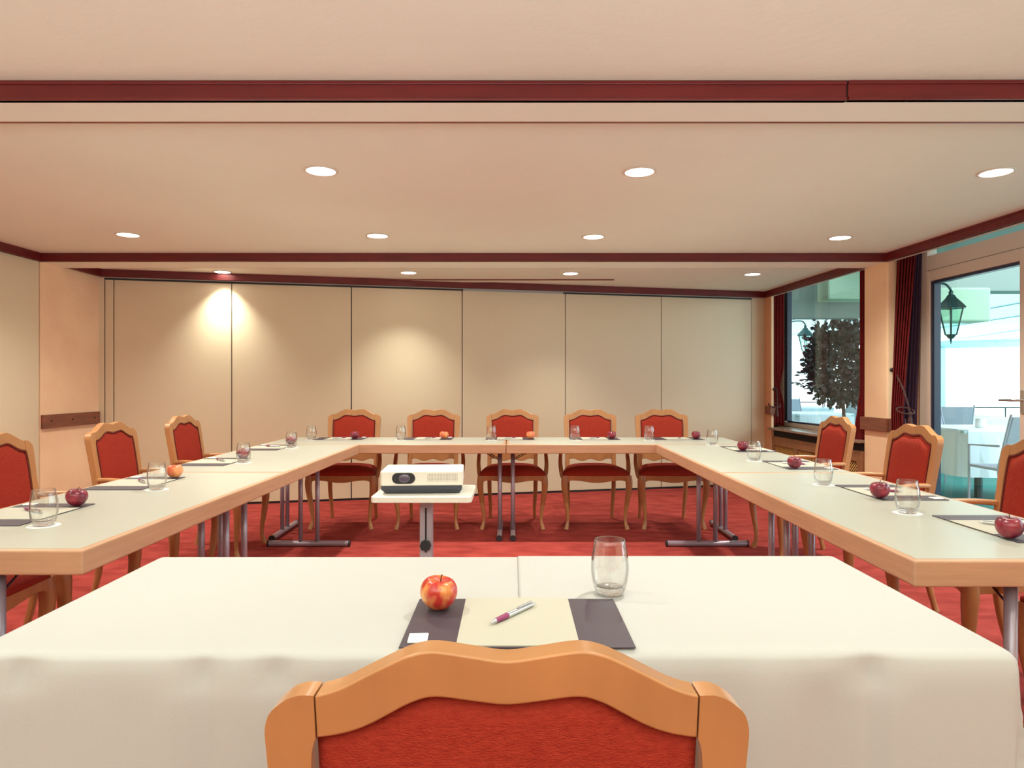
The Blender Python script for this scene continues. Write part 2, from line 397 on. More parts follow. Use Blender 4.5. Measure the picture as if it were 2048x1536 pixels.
# sill + radiator cover
sl = wq(6.05,7.92,-.05,.27,.675,.70,M['sill'],'window_sill',None,.004); tag(sl,'brown stone window sill below the far window','sill')
rc = thing('radiator_cover','wooden radiator cover with honey lattice panels under the window sill','radiator cover')
wq(6.06,7.91,.02,.05,.60,.674,M['dark_gap'],'vent_gap',rc)
wq(6.06,7.91,.0,.03,.50,.60,M['cab_wood'],'top_rail',rc,.003)
wq(6.06,7.91,.0,.03,.0,.07,M['cab_wood'],'bottom_rail',rc,.003)
ys = [6.06,6.16,6.66,6.78,7.28,7.38,7.84,7.91]
for i in (0,2,4,6): wq(ys[i],ys[i+1],.0,.03,.07,.50,M['cab_wood'],'stile',rc,.003)
wq(6.06,7.91,.03,.04,.07,.6,M['dark_gap'],'backing',rc)
for i in (1,3,5):
    ya,yb_ = ys[i],ys[i+1]; lb = B(); hgt=.43
    k = -hgt
    while k < (yb_-ya):
        for s_ in (1,-1):
            pts=[]
            y0 = ya+k; 
            a0 = max(0,-k); a1 = min(hgt,(yb_-ya)-k)
            if a1-a0 > .02:
                p0=(y0+a0,.07+a0); p1=(y0+a1,.07+a1)
                if s_<0: p0=(ya+yb_-p0[0],p0[1]); p1=(ya+yb_-p1[0],p1[1])
                dd = .012 if s_>0 else .018
                lb.tube([(XR(p0[0])+dd,p0[0],p0[1]),(XR(p1[0])+dd,p1[0],p1[1])], .003, 4)
        k += .032
    lb.obj('lattice', M['lattice'], rc)['kind'] = 'stuff'

# ---------------------------------------------------------------- ceiling downlights
proto = None
lights = []
def lightpos(px,py):
    Y = F*(ZC-H)/(768-py); return ((px-1024)*Y/F, Y)
rows = [('nearest row', [(-2.88,3.49),lightpos(642,341),lightpos(1279,343),lightpos(1992,344)]),
        ('middle row', [lightpos(256,469),lightpos(755,471),lightpos(1187,473),lightpos(1680,475)]),
        ('far row', [lightpos(445,543.5),lightpos(817,545),lightpos(1141,546.5),lightpos(1505,548)]),
        ('row over the white tables', [(-2.88,1.80),(-.99,1.80),(.67,1.80),(2.5,1.80)]),
        ('row behind', [(-2.87,.33),(-.98,.33),(.68,.33),(2.5,.33)])]
poslab = {0:['outermost left','left','middle','right'],1:['leftmost','second from left','third from left','rightmost'],2:['leftmost','second from left','third from left','rightmost']}
sp = bpy.data.lights.new('downlight','SPOT'); sp.energy = SPOT_W; sp.color = SPOT_C; sp.spot_size = math.radians(140); sp.spot_blend = 1.0; sp.shadow_soft_size = .03
for ri,(rn,ps) in enumerate(rows):
    for ci,(x,y) in enumerate(ps):
        if ri < 3: lab = 'white recessed ceiling spotlight, %s of the %s' % (poslab[ri][ci], ['nearest visible row','middle row before the cross beam','far row above the back chairs'][ri])
        else: lab = 'white recessed ceiling spotlight, %s of the row %s' % (poslab[1][ci], ['above the white clothed table','above the foreground armchair'][ri-3])
        if proto is None:
            proto = thing('ceiling_spotlight', lab, 'spotlight', (x,y,ZC), 0, 'recessed ceiling spotlights')
            B().lathe([(.072,-.0005),(.084,-.0005),(.086,-.004),(.080,-.007),(.073,-.006)], n=32, close=True).obj('trim_ring', M['lamp_ring'], proto, True)
            B().lathe([(0,-.004),(.074,-.004),(.074,-.001)], n=32).obj('lamp_face', M['lamp'], proto)
            lo = bpy.data.objects.new('bulb', sp); COL.objects.link(lo); lo.parent = proto; lo.location = (0,0,-.012)
        else:
            d_ = dup(proto, (x,y,ZC), 0, lab); q_ = [k_ for k_ in kids(d_) if k_.type=='LIGHT'][0]
            if ri >= 2:
                q_.data = sp.copy()
                if ri == 2:
                    q_.data.spot_size = math.radians([96,100,100,100][ci]); q_.data.spot_blend = 1.0; q_.data.energy = SPOT_W*[.75,.72,.7,.55][ci]
                else: q_.data.energy = SPOT_W*(.55 if ri==3 else .15)

# ---------------------------------------------------------------- chairs
SC = .936
ZT = .975
def yb(z): return .185 + .078*max(0,(z-.45)/.525)**1.15
T = [(0,-.011),(.035,-.006),(.074,0),(.098,-.004),(.118,-.013),(.148,-.029),(.168,-.040),(.183,-.046),(.1975,-.050)]
I = [(0,-.061),(.035,-.057),(.074,-.052),(.098,-.0586),(.118,-.0697),(.138,-.0815),(.158,-.0906),(.178,-.096),(.1975,-.099)]
def sym(h): return [(-x,z) for x,z in h[::-1][:-1]]+list(h)
def sc(h): return [(x*SC, ZT+z*SC) for x,z in h]
def make_chair():
    r = thing('armchair','', 'chair', group='carved beech armchairs with red upholstery')
    t0, t1 = -.017, .017
    to, ti = cr(sc(sym(T)),4), cr(sc(sym(I)),4)
    smooth_by_angle(B().strip(to, ti, t0, t1, yb).obj('crest_rail', M['chair_wood'], r, bevel=.006, seg=3))
    for s_ in (-1,1):
        o_ = [(.1985,-.050),(.2125,-.0495),(.226,-.054),(.238,-.063),(.246,-.072),(.2505,-.087),(.251,-.10),(.2505,-.114),(.249,-.16),(.245,-.25),(.241,-.36),(.238,-.46),(.238,-.555)]
        i_ = [(.1985,-.099),(.1985,-.1),(.199,-.101),(.200,-.103),(.201,-.106),(.202,-.110),(.203,-.115),(.204,-.125),(.206,-.165),(.205,-.25),(.202,-.36),(.200,-.46),(.200,-.555)]
        o2 = [(s_*x,z) for x,z in cr(sc(o_),2)]; i2 = [(s_*x,z) for x,z in cr(sc(i_),2)]
        smooth_by_angle(B().strip(o2, i2, t0, t1, yb).obj('back_post', M['chair_wood'], r, bevel=.006, seg=3))
    # lower rail, scalloped underneath
    n = 24; up=[]; lo=[]
    for k in range(n+1):
        x = -.188+.376*k/n; u = abs(x)/.188
        up.append((x,.592)); lo.append((x,.530+.010*math.cos(u*PI*2.4)-.004*(1-u)))
    smooth_by_angle(B().strip(up, lo, -.012, .012, yb).obj('lower_rail', M['chair_wood'], r, bevel=.004))
    # upholstered back panel
    top = cr(sc(sym(I)),2); nx = len(top); nv = 14; v=[]; f=[]
    for side in (0,1):
        for j in range(nv+1):
            q = j/nv
            for i,(x,z) in enumerate(top):
                u = x/(.1975*SC); e = (1-abs(u)**6)*(1-abs(2*q-1)**8)
                zz = (z-.005)*(1-q)+.585*q; xx = u*(.188-.002*q)+(0)
                bul = (.004+.020*max(0,e)**.5)
                v.append((xx, yb(zz)+(-bul-.001 if side==0 else .002+.006*max(0,e)**.5), zz))
    W = nx
    for side in (0,1):
        k0 = side*W*(nv+1)
        for j in range(nv):
            for i in range(nx-1): f.append((k0+j*W+i,k0+j*W+i+1,k0+(j+1)*W+i+1,k0+(j+1)*W+i))
    k1 = W*(nv+1)
    ring = [i for i in range(W)]+[j*W+W-1 for j in range(1,nv+1)]+[nv*W+i for i in range(W-2,-1,-1)]+[j*W for j in range(nv-1,0,-1)]
    for a,b_ in zip(ring, ring[1:]+ring[:1]): f.append((a,b_,b_+k1,a+k1))
    mk('back_panel', v, f, M['fabric'], r, True)
    pipe = cr([(x,z-.0045) for x,z in sc(sym(I))],2)
    B().tube([(x*.985, yb(z)-.016, z) for x,z in pipe]+[(s2*.183,yb(z2)-.016,z2) for s2,z2 in ((1,.80),(1,.70),(1,.61))], .0028, 5).obj('piping', M['piping'], r)
    B().tube([(-.183,yb(z2)-.016,z2) for z2 in (.61,.70,.80,.875)], .0028, 5).obj('piping', M['piping'], r)
    # seat cushion
    n = 22; v=[]; f=[]
    def hw(q): return .286 - .066*q
    for side in (0,1):
        for j in range(n+1):
            q = j/n; w_ = 2*q-1
            for i in range(n+1):
                u = 2*i/n-1
                e = max(0,(1-abs(u)**3.2))**.55*max(0,(1-abs(w_)**3.2))**.55
                # rounded plan
                x = u*hw(q)*(1-.05*abs(w_)**6); y = -.255+.445*q - .018*(1-u*u)*(1-q)
                z = .462+.055*e if side==0 else .446-.002*e
                v.append((x,y,z))
    W = n+1; k1 = W*W
    for side in (0,1):
        for j in range(n):
            for i in range(n): k=side*k1+j*W+i; f.append((k,k+1,k+W+1,k+W))
    ring = list(range(W))+[j*W+n for j in range(1,W)]+[n*W+i for i in range(n-1,-1,-1)]+[j*W for j in range(n-1,0,-1)]
    for a,b_ in zip(ring, ring[1:]+ring[:1]): f.append((a,b_,b_+k1,a+k1))
    mk('seat', v, f, M['fabric'], r, True)
    # seat frame
    b = B(); n=28; up=[]; lo=[]
    for k in range(n+1):
        x = -.262+.524*k/n; u=abs(x)/.262
        z = .386+.020*(1-math.cos(min(u/.72,1)*PI))/2 - (.03*((u-.78)/.22)**2 if u>.78 else 0)
        up.append((x,.446)); lo.append((x,z))
    b.strip(up, lo, -.262, -.238)
    for s_ in (-1,1):
        b.add([(s_*.272,-.24,.446),(s_*.248,-.24,.446),(s_*.222,.19,.446),(s_*.198,.19,.446),(s_*.272,-.24,.40),(s_*.248,-.24,.40),(s_*.222,.19,.40),(s_*.198,.19,.40)],
              [(0,1,3,2),(4,6,7,5),(0,2,6,4),(1,5,7,3),(0,4,5,1),(2,3,7,6)])
    b.box((-.21,.175,.395),(.21,.197,.446))
    b.obj('seat_frame', M['chair_wood'], r, bevel=.004)
    for s_ in (-1,1):
        p = cr([(s_*.262,-.240,.444),(s_*.266,-.244,.39),(s_*.264,-.246,.33),(s_*.250,-.238,.22),(s_*.238,-.228,.12),(s_*.238,-.230,.06),(s_*.248,-.240,.018),(s_*.252,-.244,0)],3)
        rr = cr([(.025,),(.027,),(.024,),(.0185,),(.014,),(.0125,),(.017,),(.018,)],3)
        smooth_by_angle(B().tube(p, [q[0] for q in rr], 10, sq=True).obj('leg', M['chair_wood'], r), .9)
        p = cr([(s_*.205,.186,.46),(s_*.205,.190,.36),(s_*.203,.196,.25),(s_*.197,.212,.13),(s_*.197,.236,.04),(s_*.200,.245,0)],3)
        rr = cr([(.019,),(.019,),(.018,),(.015,),(.013,),(.015,)],3)
        smooth_by_angle(B().tube(p, [q[0] for q in rr], 10, sq=True).obj('leg', M['chair_wood'], r), .9)
        p = cr([(s_*.212,.205,.664),(s_*.235,.12,.668),(s_*.268,.0,.662),(s_*.280,-.06,.655),(s_*.278,-.10,.640)],4)
        rr = cr([(.014,.013),(.018,.012),(.023,.012),(.025,.013),(.020,.012)],4)
        smooth_by_angle(B().tube(p, rr, 10, sq=True).obj('armrest', M['chair_wood'], r), .9)
        p = cr([(s_*.278,-.062,.655),(s_*.284,-.052,.60),(s_*.288,-.075,.53),(s_*.282,-.115,.46),(s_*.272,-.125,.41)],4)
        rr = cr([(.015,),(.015,),(.017,),(.018,),(.015,)],4)
        smooth_by_angle(B().tube(p, [q[0] for q in rr], 10, sq=True).obj('arm_support', M['chair_wood'], r), .9)
    return r
ch = make_chair()
ch.location = (-1.411,5.87,0); ch['label'] = 'red upholstered beech armchair, leftmost of the five along the far table'
bx = [-1.411,-.702,.0045,.698,1.338]
nm = ['','second armchair from the left along the far table, behind the projector','middle armchair of the far row, behind the joint of the two far tables','fourth armchair from the left along the far table, red seat fully in view','rightmost of the five armchairs along the far table, beside the right corner']
for i in range(1,5): dup(ch, (bx[i],5.87,0), 0, nm[i])
ll = ['armchair at the near left corner, only its seat showing under the table end','armchair at the left edge of the photo, tall red back cut by the frame','armchair below the wooden chair rail at the left table','armchair on the left side closest to the partition']
lx = [-2.06,-2.10,-2.10,-2.11]; ly = [2.40,3.09,4.01,4.90]
for i in range(4): dup(ch, (lx[i],ly[i],0), PI/2, ll[i])
rl = ['armchair at the near right corner, mostly hidden behind the table leg','armchair at the right edge of the photo, in front of the terrace door','armchair in front of the red curtain and pillar on the right','armchair in front of the window sill and radiator cover on the right']
rx = [2.02,1.985,1.99,2.015]; ry = [2.10,2.86,3.80,4.76]
for i in range(4): dup(ch, (rx[i],ry[i],0), -PI/2, rl[i])
near = dup(ch, (-.005,.925,0), PI, 'large armchair in the foreground seen from behind, carved crest rail and dark red back', (1,.93,.970))
near.location.y = .665+.262*.93

# ---------------------------------------------------------------- tables
TZ = .745; TB = .675
def table(name, label, c, legs, group, braces=True, zt=TZ):
    # c: four plan corners ; legs: list of (cx, cy, axis, inward sign) ; axis = direction of the foot
    r = thing(name, label, 'table', (0,0,0), 0, group)
    cen = Vector((sum(p[0] for p in c)/4, sum(p[1] for p in c)/4, 0)); r.location = cen
    q = [(p[0]-cen.x, p[1]-cen.y) for p in c]
    B().prism(q, TB, zt).obj('edge_band', M['beech'], r, bevel=.006, seg=3)
    k = .016
    def ins(p): return (p[0]-math.copysign(k,p[0]), p[1]-math.copysign(k,p[1]))
    B().prism([ins(p) for p in q], zt-.01, zt+.0006).obj('tabletop', M['top'], r)
    for (lx_,ly_,ax,s_) in legs:
        lx_-=cen.x; ly_-=cen.y
        lg = B(); a = Vector((1,0,0)) if ax=='x' else Vector((0,1,0)); n = Vector((0,1,0)) if ax=='x' else Vector((1,0,0))
        c0 = Vector((lx_,ly_,0))
        for e in (-.062,.062): lg.tube([c0+a*e+Vector((0,0,.03)), c0+a*e+Vector((0,0,TB-.006))], .0165, 12)
        lo = lg.obj('leg', M['steel'], r, True)
        ft = B().tube([c0-a*.295+Vector((0,0,.024)), c0+a*.295+Vector((0,0,.024))], .021, 12).obj('foot_bar', M['steel'], lo); smooth_by_angle(ft)
        for e in (-1,1): smooth_by_angle(B().tube([c0+a*e*.293+Vector((0,0,.024)), c0+a*e*.304+Vector((0,0,.024))], .0235, 12).obj('end_cap', M['black'], lo))
        pl = c0-Vector((.11,.11,0)) if 0 else None
        p0 = c0 - a*.12; p1 = c0 + a*.12
        nn = n*.03
        B().box(tuple(min(u,v) for u,v in zip(p0-nn,p1+nn))[:2]+(TB-.008,), tuple(max(u,v) for u,v in zip(p0-nn,p1+nn))[:2]+(TB-.0005,)).obj('mounting_plate', M['black'], lo)
        for e in (-.062,.062):
            B().tube([c0+a*e+Vector((0,0,TB-.085)), c0+a*e+n*s_*.15+Vector((0,0,TB-.004))], (.0035), 6).obj('brace', M['steel_dark'], lo)
    return r
ljy, rjy = 3.515, 3.50
yF, yBk = 5.14, 5.84
# left tables
def lin(a,b,t): return a+(b-a)*t
def lxi(y): return lin(-1.177,-1.150,(y-1.87)/3.27)
def lxo(y): return lin(-1.868,-1.905,(y-1.87)/3.97)
def rxi(y): return lin(1.037,1.084,(y-1.76)/3.38)
def rxo(y): return lin(1.735,1.80,(y-1.76)/4.08)
g = 'beech edged conference tables with grey green tops'
def side(name, label, fi, fo, y0, y1, cx, sgn):
    c = [(fi(y0),y0),(fi(y1),y1),(fo(y1),y1),(fo(y0),y0)]
    return table(name, label, c, [(cx(y0+.10),y0+.10,'x',1),(cx(y1-.10),y1-.10,'x',-1)], g)
side('conference_table','left conference table nearest the camera, its end corner beside the white cloth',lxi,lxo,1.87,ljy-.0015,lambda y:lin(-1.545,-1.49,(y-1.87)/1.6),1)
side('conference_table','left conference table farther back, meeting the far row',lxi,lxo,ljy+.0015,yF-.002,lambda y:lin(-1.46,-1.50,(y-1.87)/3.27),1)
side('conference_table','right conference table nearest the camera with steel leg in view',rxi,rxo,1.76,rjy-.0015,lambda y:lin(1.42,1.44,(y-1.76)/3.38),1)
side('conference_table','right conference table farther back, meeting the far row',rxi,rxo,rjy+.0015,yF-.002,lambda y:lin(1.42,1.44,(y-1.76)/3.38),1)
xm = (1012-1024)*5.14/F
table('conference_table','left half of the far row of conference tables, behind the projector',[(lxo(yF),yF),(xm-.002,yF),(xm-.002,yBk),(lxo(yBk),yBk)],[(-1.83,5.50,'y',1),(xm-.052,5.50,'y',-1)],g)
table('conference_table','right half of the far row of conference tables',[(xm+.002,yF),(rxo(yF),yF),(rxo(yBk),yBk),(xm+.002,yBk)],[(xm+.052,5.50,'y',1),(1.70,5.50,'y',-1)],g)
# small corner clips at the joint of the far tables
for s_ in (-1,1):
    tag(box('table_clip', (xm+s_*.017-.007,yF+.03,TZ+.001),(xm+s_*.017+.007,yF+.17,TZ+.0035), M['beech'], None, .001), 'small %s tan clip at the joint of the far tables' % ('left' if s_<0 else 'right'),'clip')

# presenter table with two overlapping white cloths
tx0,tx1,ty0,ty1 = -.935,.855,1.135,1.805
pt = table('presenter_table','table fully covered by white cloth in the foreground',[(tx0+.03,ty0+.03),(tx1-.03,ty0+.03),(tx1-.03,ty1-.03),(tx0+.03,ty1-.03)],[(tx0+.25,1.47,'y',1),(tx1-.25,1.47,'y',-1)],'draped table')
def cloth(name, label, xa, xb, left, right, z0, ph):
    r = .028; L = .60; v=[]; f=[]
    def axis(a, b_, lo_, hi_):
        pts=[]
        if lo_: pts += [a-L+L*k/26 for k in range(26)]
        pts += [a + (r*1.7)*k/6 for k in range(6)]
        n=44
        pts += [a+r*1.7 + (b_-a-3.4*r)*k/n for k in range(n+1)]
        pts += [b_-r*1.7+ (r*1.7)*k/6 for k in range(1,7)]
        if hi_: pts += [b_+L*k/26 for k in range(1,27)]
        return pts
    U = axis(xa,xb,left,right); V = axis(ty0,ty1,True,True)
    def ex(t,a,b_,lo_,hi_):
        if lo_ and t < a+r: return -(a+r-t), a+r
        if hi_ and t > b_-r: return t-(b_-r), b_-r
        return 0, t
    for y in V:
        for x in U:
            dx,bx_ = ex(x,xa,xb,left,right); dy,by_ = ex(y,ty0,ty1,True,True)
            e = math.hypot(dx,dy)
            if e < 1e-9: 
                zz = z0 + .0012*math.sin(7*x+ph)*math.sin(9*y)
                v.append((bx_,by_,zz)); continue
            ux,uy = dx/e, dy/e
            e = min(e, L+r)
            if e < PI*r/2: out = r*math.sin(e/r); dn = r*(1-math.cos(e/r))
            else: out = r; dn = r+e-PI*r/2
            s_ = x if abs(uy)>abs(ux) else y*1.3+2
            wv = 1.5*(math.sin(7.3*s_+ph)+.6*math.sin(15.1*s_+1.3+ph)+.35*math.sin(31*s_+.4))
            k = min(1, dn/.10)
            fo = .0035*wv*k + .012*max(0,math.sin(10.7*s_+ph*1.7))**6*k + .010*dn*wv
            if uy < -.7: fo = max(-.020, min(fo, .004))
            # a few creases where the cloth was folded
            for cx_ in (-.82,-.52,-.40,.60,.11):
                if uy < -.7: fo -= .009*math.exp(-((x-cx_)/.010)**2)*min(1,dn/.03)
                if uy < -.7: fo -= .016*math.exp(-((x-cx_)/.04)**2-((dn-.03)/.02)**2)
            v.append((bx_+ux*(out+fo), by_+uy*(out+fo), z0-dn))
    W=len(U)
    for j in range(len(V)-1):
        for i in range(W-1): f.append((j*W+i,j*W+i+1,(j+1)*W+i+1,(j+1)*W+i))
    o = mk(name, v, f, M['cloth'], None, True)
    so = o.modifiers.new('thick','SOLIDIFY'); so.thickness=.0012; so.offset=-1
    tag(o, label, 'tablecloth'); return o
cloth('tablecloth','white tablecloth covering the left half of the foreground table', tx0, .06, True, False, .7485, 0.3)
c2 = cloth('tablecloth','white tablecloth over the right half of the foreground table, overlapping the left one', .015, tx1, False, True, .7515, 1.9)

# ---------------------------------------------------------------- place settings
def apple_mesh(name, m, par=None):
    n=28; prof=[]
    for k in range(23):
        t = PI*k/22
        r_ = .0365*math.sin(t)**.9*(1+.10*math.cos(t)); z = .0345+.0335*math.cos(t)
        if t < .7: z -= .012*(1-t/.7)**1.6
        if t > PI-.55: z += .007*(1-(PI-t)/.55)**1.6
        prof.append((max(r_,.0002),z))
    b = B().lathe(prof, n=n)
    vv=[]
    for (x,y,z) in b.v:
        a=math.atan2(y,x); k=1+.018*math.cos(5*a)*(1 if z<.03 else .5); vv.append((x*k,y*k,z-.0012))
    b.v=vv
    return b.obj(name, m, par, True)
def make_apple(m):
    r = thing('apple','','apple',group='apples at the place settings')
    apple_mesh('skin', M[m], r)
    B().tube(cr([(0,0,.048),(-.001,.0,.058),(-.004,.001,.066),(-.007,.001,.072)],3), [.0012]*10, 6).obj('stem', M['stem'], r)
    return r
def make_glass():
    r = tag(B().lathe([(.0005,0),(.024,0),(.0295,.002),(.033,.012),(.037,.026),(.0398,.045),(.0402,.058),(.0385,.080),(.0350,.100),(.0325,.114),(.0318,.1155),(.0311,.114),(.0336,.100),(.0371,.080),(.0388,.058),(.0382,.045),(.0352,.028),(.030,.018),(.020,.014),(.0005,.013)], n=40).obj('drinking_glass', M['glass'], None, True),'','glass','tumblers at the place settings')
    B().lathe([(.0005,.001),(.023,.001),(.028,.003),(.031,.011),(.027,.0155),(.019,.0132),(.0005,.0124)], n=32).obj('base', M['glass_base'], r, True)
    return r
def make_folder():
    r = thing('desk_folder','','folder',group='dark desk folders with notepaper')
    B().box((-.2,-.13,0),(.2,.13,.003)).obj('cover', M['folder'], r, bevel=.001)
    B().box((-.104,-.127,.003),(.106,.131,.0046)).obj('paper', M['paper'], r)
    return r
def make_pen():
    r = thing('ballpoint_pen','','pen',group='silver and purple ballpoint pens')
    def seg(a,b_,ra,rb,m,n): 
        return smooth_by_angle(B().tube([(a,0,.0055),((a+b_)/2,0,.0055),(b_,0,.0055)],[ra,(ra+rb)/2+.0002,rb],12).obj(n,M[m],r))
    seg(-.072,-.056,.0012,.0042,'pen_silver','tip'); seg(-.056,-.020,.0042,.0055,'pen_grip','grip'); seg(-.020,.062,.0054,.0044,'pen_silver','barrel'); seg(.062,.072,.0022,.002,'pen_silver','button')
    B().box((.012,-.002,.0112),(.060,.002,.0126)).obj('clip', M['pen_silver'], r, bevel=.0005)
    return r
def make_sachet():
    return tag(B().box((-.017,-.02,0),(.017,.02,.004)).obj('mint_packet', M['white'], None, bevel=.0015),'','packet','white mint packets on the folders')
def make_coaster():
    return tag(B().lathe([(.0002,0),(.047,0),(.047,.0008),(.0002,.0008)], n=32).obj('paper_coaster', M['white']),'','coaster','white paper coasters under the glasses')
AP = {k:make_apple(k) for k in ('apple_red','apple_plum','apple_pink')}
first = {}
used = set()
def put(kind, src, loc, rz, label, tilt=None):
    if kind not in used:
        used.add(kind); src.location = loc; src.rotation_euler=(0,0,rz); src['label']=label; o=src
    else: o = dup(src, loc, rz, label)
    if tilt: o.rotation_euler = (tilt[0],tilt[1],rz)
    return o
G_,FO,PE,SA,CO = make_glass(),make_folder(),make_pen(),make_sachet(),make_coaster()
# name, folder centre, rotation, apple (x,y,kind), glass (x,y), table z
ZT0 = TZ+.0008
sets = [
 ('in the foreground on the white cloth', (.009,1.281), 0, (-.149,1.345,'apple_red'), (.208,1.452), .7535),
 ('at the near end of the left tables', (-1.705,2.38), -PI/2, (-1.614,2.526,'apple_plum'), (-1.50,2.187), ZT0),
 ('second from the near end of the left tables', (-1.718,3.12), -PI/2, (-1.62,3.28,'apple_pink'), (-1.524,2.93), ZT0),
 ('third from the near end of the left tables', (-1.728,3.98), -PI/2, (-1.62,4.12,'apple_plum'), (-1.546,3.93), ZT0),
 ('at the far end of the left tables', (-1.738,4.87), -PI/2, (-1.638,5.06,'apple_plum'), (-1.567,4.85), ZT0),
 ('on the far table at the left corner', (-1.419,5.66), PI, (-1.292,5.60,'apple_plum'), (-1.634,5.56), ZT0),
 ('on the far table before the second chair', (-.693,5.66), PI, (-.558,5.60,'apple_pink'), (-.90,5.53), ZT0),
 ('on the far table at the centre joint', (-.0165,5.66), PI, (.156,5.60,'apple_pink'), (-.166,5.53), ZT0),
 ('on the far table before the fourth chair', (.68,5.66), PI, (.82,5.60,'apple_plum'), (.51,5.53), ZT0),
 ('on the far table at the right corner', (1.365,5.66), PI, (1.506,5.60,'apple_plum'), (1.104,5.50), ZT0),
 ('at the near end of the right tables', (1.575,2.15), PI/2, (1.456,2.0,'apple_plum'), (1.39,2.40), ZT0),
 ('second from the near end of the right tables', (1.575,2.86), PI/2, (1.456,2.70,'apple_plum'), (1.40,3.07), ZT0),
 ('third from the near end of the right tables', (1.60,3.82), PI/2, (1.508,3.65,'apple_plum'), (1.43,4.03), ZT0),
 ('at the far end of the right tables', (1.64,4.75), PI/2, (1.557,4.62,'apple_plum'), (1.49,5.08), ZT0),
]
cname = {'apple_red':'red and yellow streaked apple','apple_plum':'dark plum red apple','apple_pink':'light orange red apple'}
for i,(w_,fc,rz,ap,gl,z) in enumerate(sets):
    put('folder', FO, (fc[0],fc[1],z), rz, 'dark folder with cream notepaper '+w_)
    c,s_ = math.cos(rz), math.sin(rz)
    def loc(lx_,ly_,dz): return (fc[0]+lx_*c-ly_*s_, fc[1]+lx_*s_+ly_*c, z+dz)
    # pen axis: tip lower left, button upper right, as seen from the seat
    pa = math.atan2(.116,.086) + (random.uniform(-.25,.25) if i else 0)
    put('pen', PE, loc(-.006+(random.uniform(-.015,.015) if i else 0),.022,.0048), rz+pa, 'silver ballpoint pen with purple grip '+w_, )
    a = Vector((ap[0]-fc[0],ap[1]-fc[1])); lxx = a.x*c+a.y*s_; lyy=-a.x*s_+a.y*c
    on = abs(lxx)<.2 and abs(lyy)<.13
    put(ap[2], AP[ap[2]], (ap[0],ap[1],z+(.0032 if on else .0)), random.uniform(0,6), cname[ap[2]]+' '+w_, (random.uniform(-.12,.12),random.uniform(-.12,.12)) if i else (.12,-.10))
    if i: put('coaster', CO, (gl[0],gl[1],z+.0001), 0, 'white paper coaster '+w_)
    put('glass', G_, (gl[0],gl[1],z+.0011), random.uniform(0,6), 'empty clear tumbler '+w_)
    put('sachet', SA, loc(-.172,-.095,.0032), rz+.05, 'small white packet on the folder '+w_)

# ---------------------------------------------------------------- projector and its stand
st = thing('projector_stand','white height adjustable projector table on a grey column','stand',(-.385,2.86,0))
def rounded(x0,y0,x1,y1,r,n=5):
    pts=[]
    for (cx_,cy_,a0) in ((x1-r,y1-r,0),(x0+r,y1-r,PI/2),(x0+r,y0+r,PI),(x1-r,y0+r,1.5*PI)):
        for k in range(n+1): pts.append((cx_+r*math.cos(a0+PI/2*k/n), cy_+r*math.sin(a0+PI/2*k/n)))
    return pts
B().prism(rounded(-.177,-.155,.225,.175,.02), .728,.752).obj('shelf', M['shelf'], st, bevel=.003)
cl = B(); cl.box((.000,-.018,.10),(.054,.018,.728)); colm = cl.obj('column', M['alu'], st, bevel=.004)
cl2 = B(); cl2.box((.0035,-.022,.02),(.0505,-.0185,.66)); cl2.obj('front_plate', mat('brushed_plate',(.50,.46,.52),.35,.3), colm)
box('slot', (.024,-.0245,.50),(.030,-.022,.685), M['dark_gap'], colm)
kb = B(); pr=[]
n=24
for zz in (0,.022):
    for j in range(n):
        t=2*PI*j/n; r_=.022+.0018*math.cos(8*t); kb.v.append((.027+r_*math.cos(t),-.024-zz,.532-.0+r_*math.sin(t)))
kb.f=[tuple(range(n)),tuple(range(n,2*n))[::-1]]+[(j,(j+1)%n,n+(j+1)%n,n+j) for j in range(n)]
kb.obj('knob', M['black'], colm, bevel=.002)
b = B()
for a_ in (PI/4,3*PI/4,5*PI/4,7*PI/4):
    b.tube([(.027,0,.09),(.027+.28*math.cos(a_),.28*math.sin(a_),.07)], .018, 8)
b.obj('base', M['steel'], st)
for a_ in (PI/4,3*PI/4,5*PI/4,7*PI/4):
    cx_,cy_ = .027+.27*math.cos(a_), .27*math.sin(a_)
    B().tube([(cx_-.012,cy_,.03),(cx_+.012,cy_,.03)], .03, 12).obj('castor', M['black'], st)
pj = thing('projector','white projector with dark base and oval lens window','projector',(-.368,2.78,.7525),.055)
W_,D_ = .168,.245
B().prism(rounded(-W_,0,W_,D_,.012), .033,.091).obj('casing', M['proj_white'], pj, bevel=.004)
db = B(); db.add([(-W_+.004,.002,.033),(W_-.004,.002,.033),(W_-.004,D_-.004,.033),(-W_+.004,D_-.004,.033),(-W_+.004,.002,.018),(W_-.004,.002,.018),(W_-.008,D_-.004,.018),(-W_+.004,D_-.004,.018),(-W_+.022,.012,.002),(W_-.014,.012,.002),(W_-.014,D_-.02,.002),(-W_+.022,D_-.02,.002)],
  [(0,1,2,3),(0,4,5,1),(1,5,6,2),(2,6,7,3),(3,7,4,0),(4,8,9,5),(5,9,10,6),(6,10,11,7),(7,11,8,4),(8,11,10,9)])
db.obj('base', M['proj_dark'], pj)
for s_ in (-1,1): B().lathe([(.008,0),(.008,.003)],(s_*.12,.05,0),12).obj('foot', M['black'], pj)
